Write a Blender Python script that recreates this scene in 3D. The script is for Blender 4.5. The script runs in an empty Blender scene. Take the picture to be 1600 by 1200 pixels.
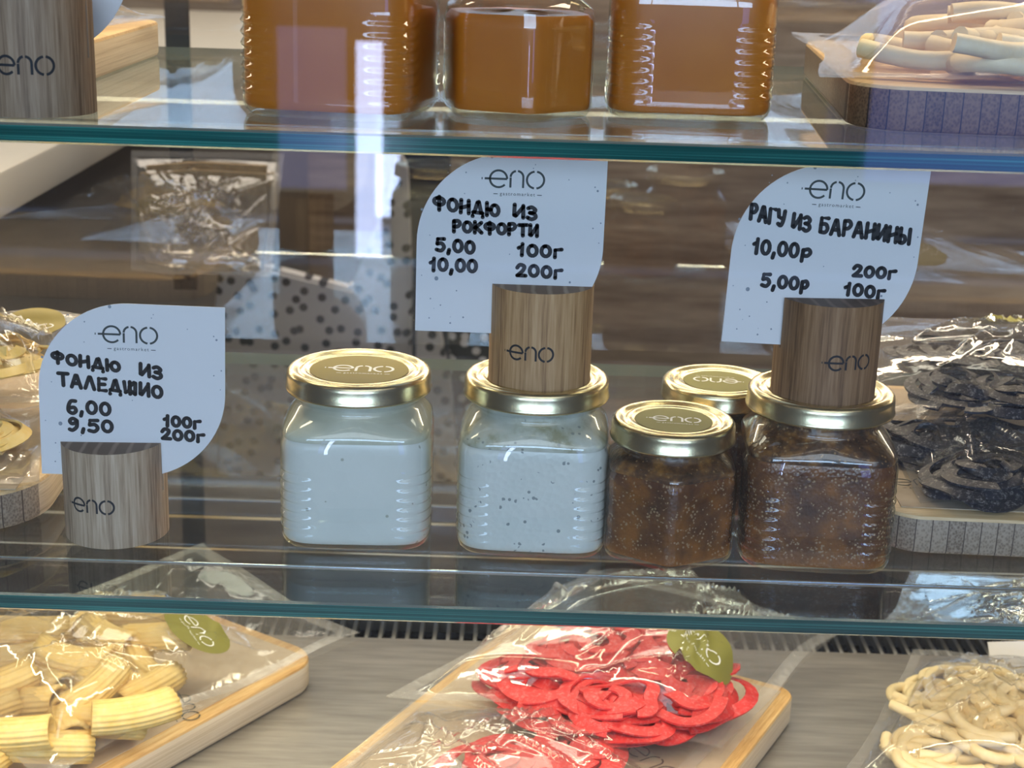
import bpy, bmesh, math, random
import numpy as np
from mathutils import Vector, Matrix
rnd = random.Random(7)
S = bpy.context.scene
col = S.collection
# ------------------------------------------------------------------ camera
PITCH, ROLL, FPX, CZ = math.radians(17.0), math.radians(1.8), 2400.0, 1.40
cam = bpy.data.cameras.new('camera'); camo = bpy.data.objects.new('camera', cam); col.objects.link(camo)
camo.matrix_world = Matrix.Translation((0, 0, CZ)) @ Matrix.Rotation(math.pi/2 - PITCH, 4, 'X') @ Matrix.Rotation(ROLL, 4, 'Z')
cam.sensor_width = 36; cam.lens = FPX/1600*36
cam.dof.use_dof = True; cam.dof.focus_distance = 0.72; cam.dof.aperture_fstop = 17
cam.clip_start = 0.01; S.camera = camo
# ------------------------------------------------------------------ world, exposure
w = bpy.data.worlds.new('world'); S.world = w; w.use_nodes = True
w.node_tree.nodes['Background'].inputs[0].default_value = (0.45, 0.6, 1, 1)
w.node_tree.nodes['Background'].inputs[1].default_value = 0.6
S.view_settings.view_transform = 'Standard'; S.view_settings.look = 'None'
S.view_settings.exposure = 0.15; S.view_settings.gamma = 1; S.view_settings.use_curve_mapping = False
S.cycles.transparent_max_bounces = 40; S.cycles.max_bounces = 10; S.cycles.glossy_bounces = 6
S.cycles.sample_clamp_indirect = 6; S.cycles.caustics_reflective = False; S.cycles.caustics_refractive = False
def area(name, loc, rot, sx, sy, power, color):
    l = bpy.data.lights.new(name, 'AREA'); l.shape = 'RECTANGLE'; l.size = sx; l.size_y = sy; l.energy = power; l.color = color
    o = bpy.data.objects.new(name, l); o.location = loc; o.rotation_euler = rot; col.objects.link(o); return o
WARM = (1.0, 0.80, 0.55); COOL = (0.62, 0.78, 1.0)
WIN_STRENGTH = 8.5           # daylight seen in the shop windows
area('case_light', (0, 0.80, 1.585), (0, 0, 0), 1.30, 0.05, 3.4, WARM)          # LED strip in the case's canopy
area('deck_light', (0, 0.985, 1.296), (math.radians(-20), 0, 0), 1.30, 0.012, 2.0, WARM)  # stand-in for the top shelf's LED, moved back to its rear edge
area('lower_light', (0, 0.672, 1.0985), (math.radians(22), 0, 0), 1.38, 0.006, 1.45, WARM)  # LED rail under the lower shelf, lighting the deck
area('backdrop_fill', (0, 2.0, 2.9), (0, 0, 0), 2.5, 1.2, 62, (1, 0.87, 0.72))    # added fill near the ceiling, brightening the backdrop behind the case
area('shop_light', (0.5, -1.8, 2.9), (0, 0, 0), 3, 1.5, 30, (0.85, 0.92, 1.0)) # unseen cool area light under the ceiling, customer side
CAMR = camo.matrix_world.to_3x3()
def at(px, py, Y=None, z=None):
    d = CAMR @ Vector(((px-800)/FPX, -(py-600)/FPX, -1))
    t = Y/d.y if Y is not None else (z-CZ)/d.z
    return Vector((0, 0, CZ)) + d*t
# ------------------------------------------------------------------ materials
def newmat(name):
    m = bpy.data.materials.new(name); m.use_nodes = True; nt = m.node_tree
    for n in list(nt.nodes): nt.nodes.remove(n)
    out = nt.nodes.new('ShaderNodeOutputMaterial')
    return m, nt, out
def N(nt, t, **kw):
    n = nt.nodes.new(t)
    for k, v in kw.items():
        if k.startswith('i_'):
            key = k[2:]; key = int(key) if key.isdigit() else key.replace('_', ' ')
            n.inputs[key].default_value = v
        else: setattr(n, k, v)
    return n
def L(nt, a, b): nt.links.new(a, b)
def rgba(c): return (c[0], c[1], c[2], 1)
def ramp(nt, fac, stops):
    r = N(nt, 'ShaderNodeValToRGB'); L(nt, fac, r.inputs[0]); e = r.color_ramp.elements
    while len(e) < len(stops): e.new(0.5)
    for i, (p, c) in enumerate(stops): e[i].position = p; e[i].color = rgba(c)
    return r.outputs[0]
def coord(nt, scale=(1, 1, 1), kind='Object', rot=(0, 0, 0)):
    tc = N(nt, 'ShaderNodeTexCoord'); mp = N(nt, 'ShaderNodeMapping')
    mp.inputs['Scale'].default_value = scale; mp.inputs['Rotation'].default_value = rot
    L(nt, tc.outputs[kind], mp.inputs[0]); return mp.outputs[0]
def noise(nt, vec, scale, detail=4, rough=0.55, dist=0):
    n = N(nt, 'ShaderNodeTexNoise'); n.inputs['Scale'].default_value = scale; n.inputs['Detail'].default_value = detail
    n.inputs['Roughness'].default_value = rough; n.inputs['Distortion'].default_value = dist
    L(nt, vec, n.inputs['Vector']); return n.outputs['Fac']
def pr(name, color, rough=0.5, metal=0, spec=0.5, coat=0, cramp=None, nscale=None, vscale=(1, 1, 1), bump=0, bscale=None, trans=0, sss=0, alpha=1):
    m, nt, out = newmat(name); b = N(nt, 'ShaderNodeBsdfPrincipled'); L(nt, b.outputs[0], out.inputs[0])
    b.inputs['Base Color'].default_value = rgba(color); b.inputs['Roughness'].default_value = rough
    b.inputs['Metallic'].default_value = metal; b.inputs['Specular IOR Level'].default_value = spec
    b.inputs['Coat Weight'].default_value = coat; b.inputs['Transmission Weight'].default_value = trans
    b.inputs['Alpha'].default_value = alpha
    if sss: b.inputs['Subsurface Weight'].default_value = sss; b.inputs['Subsurface Scale'].default_value = 0.006
    if cramp:
        v = coord(nt, vscale); f = noise(nt, v, nscale); L(nt, ramp(nt, f, cramp), b.inputs['Base Color'])
    if bump:
        v2 = coord(nt, vscale); f2 = noise(nt, v2, bscale or nscale); bp = N(nt, 'ShaderNodeBump'); bp.inputs['Strength'].default_value = bump
        bp.inputs['Distance'].default_value = 0.001; L(nt, f2, bp.inputs['Height']); L(nt, bp.outputs[0], b.inputs['Normal'])
    return m
def math_(nt, op, a, b=None, clamp=False):
    n = N(nt, 'ShaderNodeMath', operation=op); n.use_clamp = clamp
    for i, x in enumerate((a, b)):
        if x is None: continue
        if isinstance(x, (int, float)): n.inputs[i].default_value = x
        else: L(nt, x, n.inputs[i])
    return n.outputs[0]
def thin_glass(name, tint=(1, 1, 1), edge=(1, 1, 1), f0=0.04, rough=0.0, haze=0.0, hazecol=(1, 1, 1), gcol=(1, 1, 1), bump=0, bscale=60, edgepow=3, gmax=0.96, wr=None):
    """straight-through glass or film: schlick mirror over a tinted clear layer, with an optional share of haze"""
    m, nt, out = newmat(name)
    lw = N(nt, 'ShaderNodeLayerWeight'); lw.inputs[0].default_value = 0.5
    fac = lw.outputs['Facing']
    f5 = math_(nt, 'POWER', fac, 5.0); f = math_(nt, 'ADD', math_(nt, 'MULTIPLY', f5, gmax - f0), f0, True)
    tr = N(nt, 'ShaderNodeBsdfTransparent'); mx = N(nt, 'ShaderNodeMix', data_type='RGBA')
    L(nt, math_(nt, 'POWER', fac, edgepow), mx.inputs[0]); mx.inputs[6].default_value = rgba(tint); mx.inputs[7].default_value = rgba(edge)
    L(nt, mx.outputs[2], tr.inputs[0])
    gl = N(nt, 'ShaderNodeBsdfGlossy'); gl.inputs['Roughness'].default_value = rough; gl.inputs['Color'].default_value = rgba(gcol)
    last = tr.outputs[0]
    if haze:
        df = N(nt, 'ShaderNodeBsdfDiffuse'); df.inputs[0].default_value = rgba(hazecol)
        tl = N(nt, 'ShaderNodeBsdfTranslucent'); tl.inputs[0].default_value = rgba(hazecol)
        mh = N(nt, 'ShaderNodeMixShader'); L(nt, df.outputs[0], mh.inputs[1]); L(nt, tl.outputs[0], mh.inputs[2])
        m2 = N(nt, 'ShaderNodeMixShader'); m2.inputs[0].default_value = haze
        L(nt, last, m2.inputs[1]); L(nt, mh.outputs[0], m2.inputs[2]); last = m2.outputs[0]
    ms = N(nt, 'ShaderNodeMixShader'); L(nt, f, ms.inputs[0]); L(nt, last, ms.inputs[1]); L(nt, gl.outputs[0], ms.inputs[2])
    if bump:
        v = coord(nt); bp = N(nt, 'ShaderNodeBump'); bp.inputs['Strength'].default_value = bump; bp.inputs['Distance'].default_value = 0.002
        L(nt, noise(nt, v, bscale, 3, 0.6, 0.6), bp.inputs['Height']); L(nt, bp.outputs[0], gl.inputs['Normal'])
    L(nt, ms.outputs[0], out.inputs[0]); return m
def emis(name, c, s):
    m, nt, out = newmat(name); e = N(nt, 'ShaderNodeEmission'); e.inputs[0].default_value = rgba(c); e.inputs[1].default_value = s
    L(nt, e.outputs[0], out.inputs[0]); return m
def wood(name, c1, c2, c3, vs=(1, 1, 0.035), sc=200, rough=0.6, rings=False):
    m, nt, out = newmat(name); b = N(nt, 'ShaderNodeBsdfPrincipled'); L(nt, b.outputs[0], out.inputs[0]); b.inputs['Roughness'].default_value = rough
    v = coord(nt, vs); a = noise(nt, v, sc, 6, 0.62, 0.3); bb = noise(nt, coord(nt, (vs[0], vs[1], vs[2]*1.6)), sc*0.22, 3, 0.5, 0.6)
    fine = noise(nt, coord(nt, (vs[0], vs[1], vs[2]*1.2)), sc*4.5, 3, 0.6, 0.1)
    s = math_(nt, 'ADD', math_(nt, 'ADD', math_(nt, 'MULTIPLY', a, 0.42), math_(nt, 'MULTIPLY', bb, 0.28)), math_(nt, 'MULTIPLY', fine, 0.30))
    L(nt, ramp(nt, s, [(0.40, c1), (0.5, c2), (0.60, c3)]), b.inputs['Base Color'])
    bp = N(nt, 'ShaderNodeBump'); bp.inputs['Strength'].default_value = 0.35; bp.inputs['Distance'].default_value = 0.0006
    L(nt, a, bp.inputs['Height']); L(nt, bp.outputs[0], b.inputs['Normal'])
    return m
def ringwood(name, c1, c2):
    m, nt, out = newmat(name); b = N(nt, 'ShaderNodeBsdfPrincipled'); L(nt, b.outputs[0], out.inputs[0]); b.inputs['Roughness'].default_value = 0.65
    wv = N(nt, 'ShaderNodeTexWave'); wv.inputs['Scale'].default_value = 42; wv.inputs['Distortion'].default_value = 3; wv.inputs['Detail'].default_value = 3
    wv.inputs['Detail Scale'].default_value = 1.2
    L(nt, coord(nt, (1, 0.35, 1)), wv.inputs['Vector']); L(nt, ramp(nt, wv.outputs['Fac'], [(0.0, c1), (0.7, c1), (1, c2)]), b.inputs['Base Color']); return m
def bamboo_side(name, c1, c2, cd, axis='X'):
    """end grain of glued bamboo strips: each strip with its own tone, dotted fibres"""
    m, nt, out = newmat(name); b = N(nt, 'ShaderNodeBsdfPrincipled'); L(nt, b.outputs[0], out.inputs[0]); b.inputs['Roughness'].default_value = 0.6
    tc = N(nt, 'ShaderNodeTexCoord'); sp = N(nt, 'ShaderNodeSeparateXYZ'); L(nt, tc.outputs['Object'], sp.inputs[0])
    x = math_(nt, 'MULTIPLY', sp.outputs[axis], 1/0.0078); fr = math_(nt, 'FRACT', x); fl = math_(nt, 'FLOOR', x)
    wn = N(nt, 'ShaderNodeTexWhiteNoise', noise_dimensions='1D'); L(nt, fl, wn.inputs['W'])
    vo = N(nt, 'ShaderNodeTexVoronoi'); vo.inputs['Scale'].default_value = 900; L(nt, coord(nt, (1, 1, 0.8)), vo.inputs['Vector'])
    s = math_(nt, 'ADD', math_(nt, 'MULTIPLY', wn.outputs['Value'], 0.35), math_(nt, 'MULTIPLY', vo.outputs['Distance'], 0.9))
    c = ramp(nt, s, [(0.1, c1), (0.9, c2)])
    mx = N(nt, 'ShaderNodeMix', data_type='RGBA'); L(nt, math_(nt, 'LESS_THAN', fr, 0.07), mx.inputs[0]); L(nt, c, mx.inputs[6]); mx.inputs[7].default_value = rgba(cd)
    L(nt, mx.outputs[2], b.inputs['Base Color']); return m
def speck(name, base, stops, vscale, thr, pcol, rough=0.25, nsc=30, coat=0.3, zmix=None, vs=(1, 1, 1), nthr=.52):
    """a food in a jar: mottled base with small scattered pieces"""
    m, nt, out = newmat(name); b = N(nt, 'ShaderNodeBsdfPrincipled'); L(nt, b.outputs[0], out.inputs[0]); b.inputs['Roughness'].default_value = rough
    b.inputs['Coat Weight'].default_value = coat
    v = coord(nt, vs); c = ramp(nt, noise(nt, v, nsc, 4), stops)
    vo = N(nt, 'ShaderNodeTexVoronoi'); vo.inputs['Scale'].default_value = vscale; L(nt, v, vo.inputs['Vector'])
    f = math_(nt, 'LESS_THAN', vo.outputs['Distance'], thr)
    n2 = math_(nt, 'GREATER_THAN', noise(nt, v, vscale*0.35, 2), nthr)
    mx = N(nt, 'ShaderNodeMix', data_type='RGBA'); L(nt, math_(nt, 'MULTIPLY', math_(nt, 'MULTIPLY', f, n2), 0.8), mx.inputs[0]); L(nt, c, mx.inputs[6]); mx.inputs[7].default_value = rgba(pcol)
    last = mx.outputs[2]
    if zmix:
        z0, z1, zc = zmix
        tc = N(nt, 'ShaderNodeTexCoord'); sp = N(nt, 'ShaderNodeSeparateXYZ'); L(nt, tc.outputs['Object'], sp.inputs[0])
        mr = N(nt, 'ShaderNodeMapRange'); L(nt, math_(nt, 'ADD', sp.outputs['Z'], math_(nt, 'MULTIPLY', noise(nt, v, 60, 3), 0.012)), mr.inputs[0])
        mr.inputs[1].default_value = z0; mr.inputs[2].default_value = z1; mr.inputs[3].default_value = 1; mr.inputs[4].default_value = 0
        m3 = N(nt, 'ShaderNodeMix', data_type='RGBA'); L(nt, mr.outputs[0], m3.inputs[0]); L(nt, last, m3.inputs[6]); m3.inputs[7].default_value = rgba(zc); last = m3.outputs[2]
    L(nt, last, b.inputs['Base Color'])
    bp = N(nt, 'ShaderNodeBump'); bp.inputs['Strength'].default_value = 0.3; bp.inputs['Distance'].default_value = 0.001
    L(nt, vo.outputs['Distance'], bp.inputs['Height']); L(nt, bp.outputs[0], b.inputs['Normal']); return m
def dots(name, base, dot, scale, r=0.22):
    m, nt, out = newmat(name); b = N(nt, 'ShaderNodeBsdfPrincipled'); L(nt, b.outputs[0], out.inputs[0]); b.inputs['Roughness'].default_value = 0.85
    vo = N(nt, 'ShaderNodeTexVoronoi', voronoi_dimensions='2D'); vo.inputs['Scale'].default_value = scale; vo.inputs['Randomness'].default_value = 0.85
    L(nt, coord(nt, (1, 1, 1), 'Object', (math.pi/2, 0, 0)), vo.inputs['Vector'])
    mx = N(nt, 'ShaderNodeMix', data_type='RGBA'); L(nt, math_(nt, 'LESS_THAN', vo.outputs['Distance'], r), mx.inputs[0])
    mx.inputs[6].default_value = rgba(base); mx.inputs[7].default_value = rgba(dot); L(nt, mx.outputs[2], b.inputs['Base Color']); return m

M_shelf = thin_glass('shelf_glass', tint=(0.93, 0.965, 0.95), edge=(0.80, 0.88, 0.86), f0=0.04)
M_front = thin_glass('front_pane_glass', tint=(0.97, 0.98, 0.98), f0=0.055)
M_jar = thin_glass('jar_glass', tint=(0.97, 0.985, 0.97), edge=(0.55, 0.62, 0.52), f0=0.07, edgepow=4)
M_film = thin_glass('clear_film', tint=(0.97, 0.97, 0.97), edge=(0.8, 0.8, 0.8), f0=0.085, rough=0.07, haze=0.06, bump=0.22, bscale=38, gmax=0.75)
M_seal = thin_glass('hazy_seal', tint=(0.93, 0.93, 0.93), edge=(0.8, 0.8, 0.8), f0=0.06, rough=0.25, haze=0.20, bump=0.4, bscale=120, gmax=0.6)
M_paper = pr('card_paper', (0.80, 0.81, 0.82), 0.85)
M_ink = pr('black_ink', (0.008, 0.008, 0.010), 0.45)
M_print = pr('grey_print', (0.045, 0.06, 0.06), 0.6)
M_dot = pr('grey_fleck', (0.27, 0.31, 0.36), 0.8)
M_burn = pr('burnt_mark', (0.012, 0.014, 0.02), 0.7)
M_gold = pr('gold_lid', (0.86, 0.74, 0.44), 0.26, 1.0, cramp=[(0.3, (0.66, 0.58, 0.36)), (0.7, (0.74, 0.67, 0.44))], nscale=20, bump=0.05, bscale=300)
M_olive = pr('olive_label', (0.25, 0.195, 0.03), 0.55, spec=0.3)
M_olive2 = pr('olive_label_green', (0.21, 0.20, 0.04), 0.55, spec=0.3)
M_white = pr('white_print', (0.85, 0.86, 0.82), 0.5)
M_steel = pr('brushed_steel', (0.42, 0.40, 0.37), 0.42, 0.75, cramp=[(0.3, (0.33, 0.31, 0.28)), (0.7, (0.48, 0.45, 0.41))], nscale=22, vscale=(1, 9, 1), bump=0.12, bscale=60)
M_sill = pr('dark_polished_steel', (0.035, 0.038, 0.045), 0.16, 0.6)
M_track = pr('aluminium_track', (0.85, 0.86, 0.88), 0.18, 1.0)
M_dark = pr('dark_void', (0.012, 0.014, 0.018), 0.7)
M_bar = pr('grille_metal', (0.30, 0.30, 0.28), 0.35, 1.0)
M_b_top = wood('bamboo_top', (0.55, 0.30, 0.09), (0.72, 0.45, 0.17), (0.83, 0.60, 0.28), (8, 0.35, 8), 60, 0.45)
M_b_top2 = wood('bamboo_top_pale', (0.60, 0.40, 0.18), (0.75, 0.53, 0.27), (0.82, 0.62, 0.34), (0.35, 8, 8), 60, 0.45)
M_kraft = pr('kraft_paper', (0.56, 0.45, 0.32), 0.8, cramp=[(0.35, (0.52, 0.41, 0.28)), (0.65, (0.61, 0.50, 0.36))], nscale=60)
M_b_side = wood('bamboo_side_pale', (0.50, 0.39, 0.25), (0.66, 0.54, 0.38), (0.76, 0.65, 0.48), (1, 0.06, 9), 110, 0.55)
M_b_end = bamboo_side('bamboo_end_grey', (0.15, 0.105, 0.07), (0.42, 0.33, 0.24), (0.10, 0.07, 0.05))
M_b_end_dark = bamboo_side('bamboo_end_brown', (0.05, 0.028, 0.014), (0.22, 0.13, 0.07), (0.02, 0.012, 0.008))

# ------------------------------------------------------------------ mesh helpers
def mesh(name, vs, fs, mats, parent=None, mi=None, smooth=None, loc=None, rot=None):
    me = bpy.data.meshes.new(name); me.from_pydata([tuple(v) for v in vs], [], fs); me.validate()
    for m in (mats if isinstance(mats, (list, tuple)) else [mats]): me.materials.append(m)
    if mi is not None and len(mi) == len(me.polygons): me.polygons.foreach_set('material_index', mi)
    if smooth:
        me.polygons.foreach_set('use_smooth', [True]*len(me.polygons))
        if smooth < 180: me.set_sharp_from_angle(angle=math.radians(smooth))
    me.update()
    o = bpy.data.objects.new(name, me); col.objects.link(o)
    if parent: o.parent = parent
    if loc is not None: o.location = loc
    if rot is not None: o.rotation_euler = rot
    return o
def frombm(name, bm, mats, parent=None, smooth=None, loc=None, rot=None):
    me = bpy.data.meshes.new(name); bmesh.ops.recalc_face_normals(bm, faces=bm.faces); bm.to_mesh(me); bm.free()
    for m in (mats if isinstance(mats, (list, tuple)) else [mats]): me.materials.append(m)
    if smooth:
        me.polygons.foreach_set('use_smooth', [True]*len(me.polygons)); me.set_sharp_from_angle(angle=math.radians(smooth))
    o = bpy.data.objects.new(name, me); col.objects.link(o)
    if parent: o.parent = parent
    if loc is not None: o.location = loc
    if rot is not None: o.rotation_euler = rot
    return o
def bmbox(bm, a, b, bev=0, mi=0):
    r = bmesh.ops.create_cube(bm, size=1)
    for v in r['verts']:
        v.co = Vector([(a[i]+b[i])/2 + v.co[i]*(b[i]-a[i]) for i in range(3)])
    fs = {f for v in r['verts'] for f in v.link_faces}
    for f in fs: f.material_index = mi
    if bev:
        es = list({e for v in r['verts'] for e in v.link_edges})
        bmesh.ops.bevel(bm, geom=es, offset=bev, segments=2, affect='EDGES', profile=0.5)
def box(name, a, b, mat, parent=None, bev=0, loc=None, rot=None):
    bm = bmesh.new(); bmbox(bm, a, b, bev); return frombm(name, bm, mat, parent, 30 if bev else None, loc, rot)
def empty(name, loc=(0, 0, 0), rz=0, label=None, cat=None, group=None):
    o = bpy.data.objects.new(name, None); col.objects.link(o); o.empty_display_size = 0.02
    o.location = loc; o.rotation_euler = (0, 0, rz); tag(o, label, cat, group); return o
def tag(o, label=None, cat=None, group=None, kind=None):
    if label: o['label'] = label
    if cat: o['category'] = cat
    if group: o['group'] = group
    if kind: o['kind'] = kind
    return o
def lathe(profile, n=64):
    vs, fs = [], []
    for r, z in profile:
        for i in range(n): a = 2*math.pi*i/n; vs.append((r*math.cos(a), r*math.sin(a), z))
    for k in range(len(profile)-1):
        for i in range(n): j = (i+1) % n; fs.append((k*n+i, k*n+j, (k+1)*n+j, (k+1)*n+i))
    return vs, fs
def loft(rings, cap0=True, cap1=True):
    n = len(rings[0]); vs = [p for r in rings for p in r]; fs = []
    for k in range(len(rings)-1):
        for i in range(n): j = (i+1) % n; fs.append((k*n+i, k*n+j, (k+1)*n+j, (k+1)*n+i))
    if cap0: fs.append(tuple(range(n-1, -1, -1)))
    if cap1: fs.append(tuple((len(rings)-1)*n+i for i in range(n)))
    return vs, fs

# ------------------------------------------------------------------ writing: strokes turned into flat ribbons
def arc(cx, cy, r, a0, a1, n=14, ry=None):
    ry = r if ry is None else ry
    return [(cx+r*math.cos(math.radians(a0+(a1-a0)*i/n)), cy+ry*math.sin(math.radians(a0+(a1-a0)*i/n))) for i in range(n+1)]
def smooth_line(p, k=5):
    if len(p) < 3: return p
    out = []
    q = [p[0]]+list(p)+[p[-1]]
    for i in range(1, len(q)-2):
        a, b, c, d = q[i-1], q[i], q[i+1], q[i+2]
        for s in range(k):
            t = s/k
            out.append(tuple(0.5*((2*b[j])+(-a[j]+c[j])*t+(2*a[j]-5*b[j]+4*c[j]-d[j])*t*t+(-a[j]+3*b[j]-3*c[j]+d[j])*t**3) for j in (0, 1)))
    out.append(p[-1]); return out
def ell(cx, cy, rx, ry): return arc(cx, cy, rx, 100, 470, 16, ry)
SM = lambda *p: smooth_line(list(p))
GL = {
 'Ф': (.72, [ell(.36, .66, .32, .27), [(.36, 1.02), (.38, -.02)]]),
 'О': (.58, [ell(.29, .48, .27, .44)]),
 'Н': (.55, [[(.03, 1), (.02, 0)], [(.02, .38), (.5, .6)], [(.5, 1), (.52, 0)]]),
 'Д': (.66, [[(.02, -.16), (.04, .16), (.62, .14), (.64, -.16)], [(.12, .16), (.3, .95), (.38, 1), (.54, .16)]]),
 'Ю': (.78, [[(.02, 1), (.04, .02)], [(.04, .5), (.28, .5)], ell(.52, .48, .24, .4)]),
 'И': (.55, [[(.03, 1), (.02, .1), (.1, .06), (.5, .9)], [(.5, 1), (.52, 0)]]),
 'З': (.48, [SM((.02, .88), (.22, 1), (.42, .82), (.3, .58), (.12, .52)), SM((.12, .52), (.38, .46), (.44, .2), (.22, .0), (.0, .1))]),
 'Р': (.5, [[(.03, .98), (.04, 0)], SM((.03, .95), (.32, 1), (.46, .76), (.3, .5), (.05, .46))]),
 'К': (.52, [[(.03, 1), (.04, 0)], [(.48, .95), (.06, .45)], [(.12, .5), (.52, .03)]]),
 'Т': (.6, [[(.02, .95), (.6, 1)], [(.3, .96), (.32, 0)]]),
 'А': (.62, [[(.02, 0), (.26, .98), (.34, .98), (.58, 0)], [(.1, .32), (.5, .34)]]),
 'Л': (.6, [[(.02, .02), (.26, .96), (.34, .96), (.56, 0)]]),
 'Е': (.5, [[(.46, 1), (.05, .96), (.04, .02), (.48, .04)], [(.05, .5), (.4, .54)]]),
 'Ж': (.78, [[(.02, .95), (.1, .1), (.34, .6), (.62, .98)], [(.36, 1), (.38, 0)], [(.1, .1), (.38, .3), (.68, .02)], [(.7, .95), (.68, .05)]]),
 'Г': (.48, [[(.04, 0), (.04, .97), (.48, 1)]]),
 'У': (.56, [[(.02, 1), (.1, .55), (.3, .5)], SM((.54, 1), (.48, .4), (.32, .0), (.08, .08))]),
 'Б': (.54, [[(.5, 1), (.05, .96), (.04, .03)], SM((.05, .55), (.36, .58), (.5, .3), (.36, .03), (.04, .03))]),
 'Ы': (.7, [[(.03, 1), (.04, .03)], SM((.04, .5), (.3, .48), (.38, .22), (.24, .02), (.04, .03)), [(.64, 1), (.66, 0)]]),
 '!': (.12, [[(.05, 1), (.05, .3)], [(.05, .04), (.06, .0)]]),
 '0': (.56, [ell(.28, .5, .25, .44)]),
 '1': (.34, [[(.02, .62), (.24, .98), (.22, 0)], ]),
 '2': (.56, [SM((.04, .72), (.2, .98), (.46, .86), (.38, .5), (.08, .06)), [(.06, .06), (.56, .06)]]),
 '5': (.54, [[(.5, .98), (.1, .94), (.07, .56)], SM((.07, .56), (.34, .62), (.5, .34), (.32, .04), (.03, .1))]),
 '6': (.52, [SM((.46, .96), (.2, .92), (.06, .5), (.08, .15), (.3, .0), (.48, .2), (.38, .46), (.1, .38))]),
 '9': (.5, [SM((.44, .82), (.22, .98), (.06, .76), (.18, .54), (.42, .7), (.44, .8), (.42, .3), (.2, .0), (.04, .06))]),
 ',': (.16, [[(.09, .14), (.03, -.18)]]),
 'г': (.44, [[(.05, 0), (.06, .62), (.42, .7)]]),
 'р': (.46, [[(.06, .66), (.03, -.22)], SM((.05, .6), (.3, .72), (.42, .46), (.28, .2), (.06, .22))]),
}
def word(text, x0, x1, y0, y1, dy=0.0):
    """strokes of text in the box x0..x1, baseline y0 to cap line y1 (y up); dy = drop of the line from start to end"""
    wid = sum(GL[c][0] for c in text) + 0.2*(len(text)-1); h = y1-y0; sx = (x1-x0)/wid; x = x0; out = []
    for c in text:
        gw, st = GL[c]; jy = rnd.uniform(-.03, .03)*h
        for s in st:
            out.append([(x+p[0]*sx, y0+p[1]*h+jy+dy*((x+p[0]*sx-x0)/(x1-x0))) for p in s])
        x += (gw+0.2)*sx
    return out
def logo():
    """the stencilled word mark, letter radius 1, centred near its middle"""
    st = [[(-1.62+2.62*i/10, 0) for i in range(11)], [(-1.98, .0), (-1.86, .0)], arc(0, 0, 1, 0, 318, 26),
          [(1.40, -1), (1.40, .2)], arc(2.14, .26, .74, 180, 102, 8), arc(2.14, .26, .74, 84, 0, 8), [(2.88, .26), (2.88, -1)],
          arc(4.3, 0, 1, 82, -82, 16), arc(4.3, 0, 1, 262, 98, 16)]
    return [[(x-1.7, y) for x, y in s] for s in st]
def ribbons(strokes, width, fn, caps=True):
    """flat ribbon mesh of strokes; fn maps 2D to 3D"""
    vs, fs = [], []; hw = width/2
    for s in strokes:
        k = len(s)
        nn = []
        for i in range(k):
            a = s[max(i-1, 0)]; b = s[min(i+1, k-1)]; dx, dy = b[0]-a[0], b[1]-a[1]; l = math.hypot(dx, dy) or 1; nn.append((-dy/l, dx/l))
        base = len(vs)
        for (x, y), (nx, ny) in zip(s, nn): vs += [fn(x+nx*hw, y+ny*hw), fn(x-nx*hw, y-ny*hw)]
        for i in range(k-1): fs.append((base+2*i, base+2*i+1, base+2*i+3, base+2*i+2))
        if caps:
            for (x, y) in (s if k < 6 else (s[0], s[-1])):
                b0 = len(vs); vs += [fn(x+hw*math.cos(2*math.pi*j/10), y+hw*math.sin(2*math.pi*j/10)) for j in range(10)]; fs.append(tuple(range(b0, b0+10)))
    return vs, fs
_txt = {}
def text_mesh(body):
    """letters as flat polygons, width 1, centred; from the built-in font"""
    if body in _txt: return _txt[body]
    c = bpy.data.curves.new('t', 'FONT'); c.body = body; c.align_x = 'CENTER'; c.resolution_u = 2; c.space_character = 1.25
    o = bpy.data.objects.new('t', c); col.objects.link(o); dg = bpy.context.evaluated_depsgraph_get(); me = bpy.data.meshes.new_from_object(o.evaluated_get(dg))
    vs = [(v.co.x, v.co.y) for v in me.vertices]; fs = [tuple(p.vertices) for p in me.polygons]
    bpy.data.objects.remove(o); bpy.data.curves.remove(c); bpy.data.meshes.remove(me)
    x0 = min(v[0] for v in vs); x1 = max(v[0] for v in vs); s = 1/(x1-x0)
    _txt[body] = ([((x-(x0+x1)/2)*s, y*s) for x, y in vs], fs); return _txt[body]
def join(*parts):
    vs, fs, mi = [], [], []
    for p in parts:
        b = len(vs); vs += list(p[0]); fs += [tuple(i+b for i in f) for f in p[1]]; mi += [p[2] if len(p) > 2 else 0]*len(p[1])
    return vs, fs, mi
def logo_mesh(cx, cy, r, fn, width=0.2, sub=True, rot=0):
    """word mark with its small line of letters under it"""
    ca, sa = math.cos(rot), math.sin(rot)
    tf = lambda x, y: fn(cx+ca*x-sa*y, cy+sa*x+ca*y)
    ps = [ribbons([[(x*r, y*r) for x, y in s] for s in logo()], width*r, tf, caps=False)]
    if sub:
        tv, tfc = text_mesh('gastromarket'); ps.append(([tf((x*4.1+.55)*r, (y*4.1-1.95)*r) for x, y in tv], tfc))
        for a, b in ((-2.25, -1.75), (2.85, 3.4)): ps.append(ribbons([[(a*r, -1.8*r), (b*r, -1.8*r)]], 0.09*r, tf, caps=False))
    return join(*ps)[:2]

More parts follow.
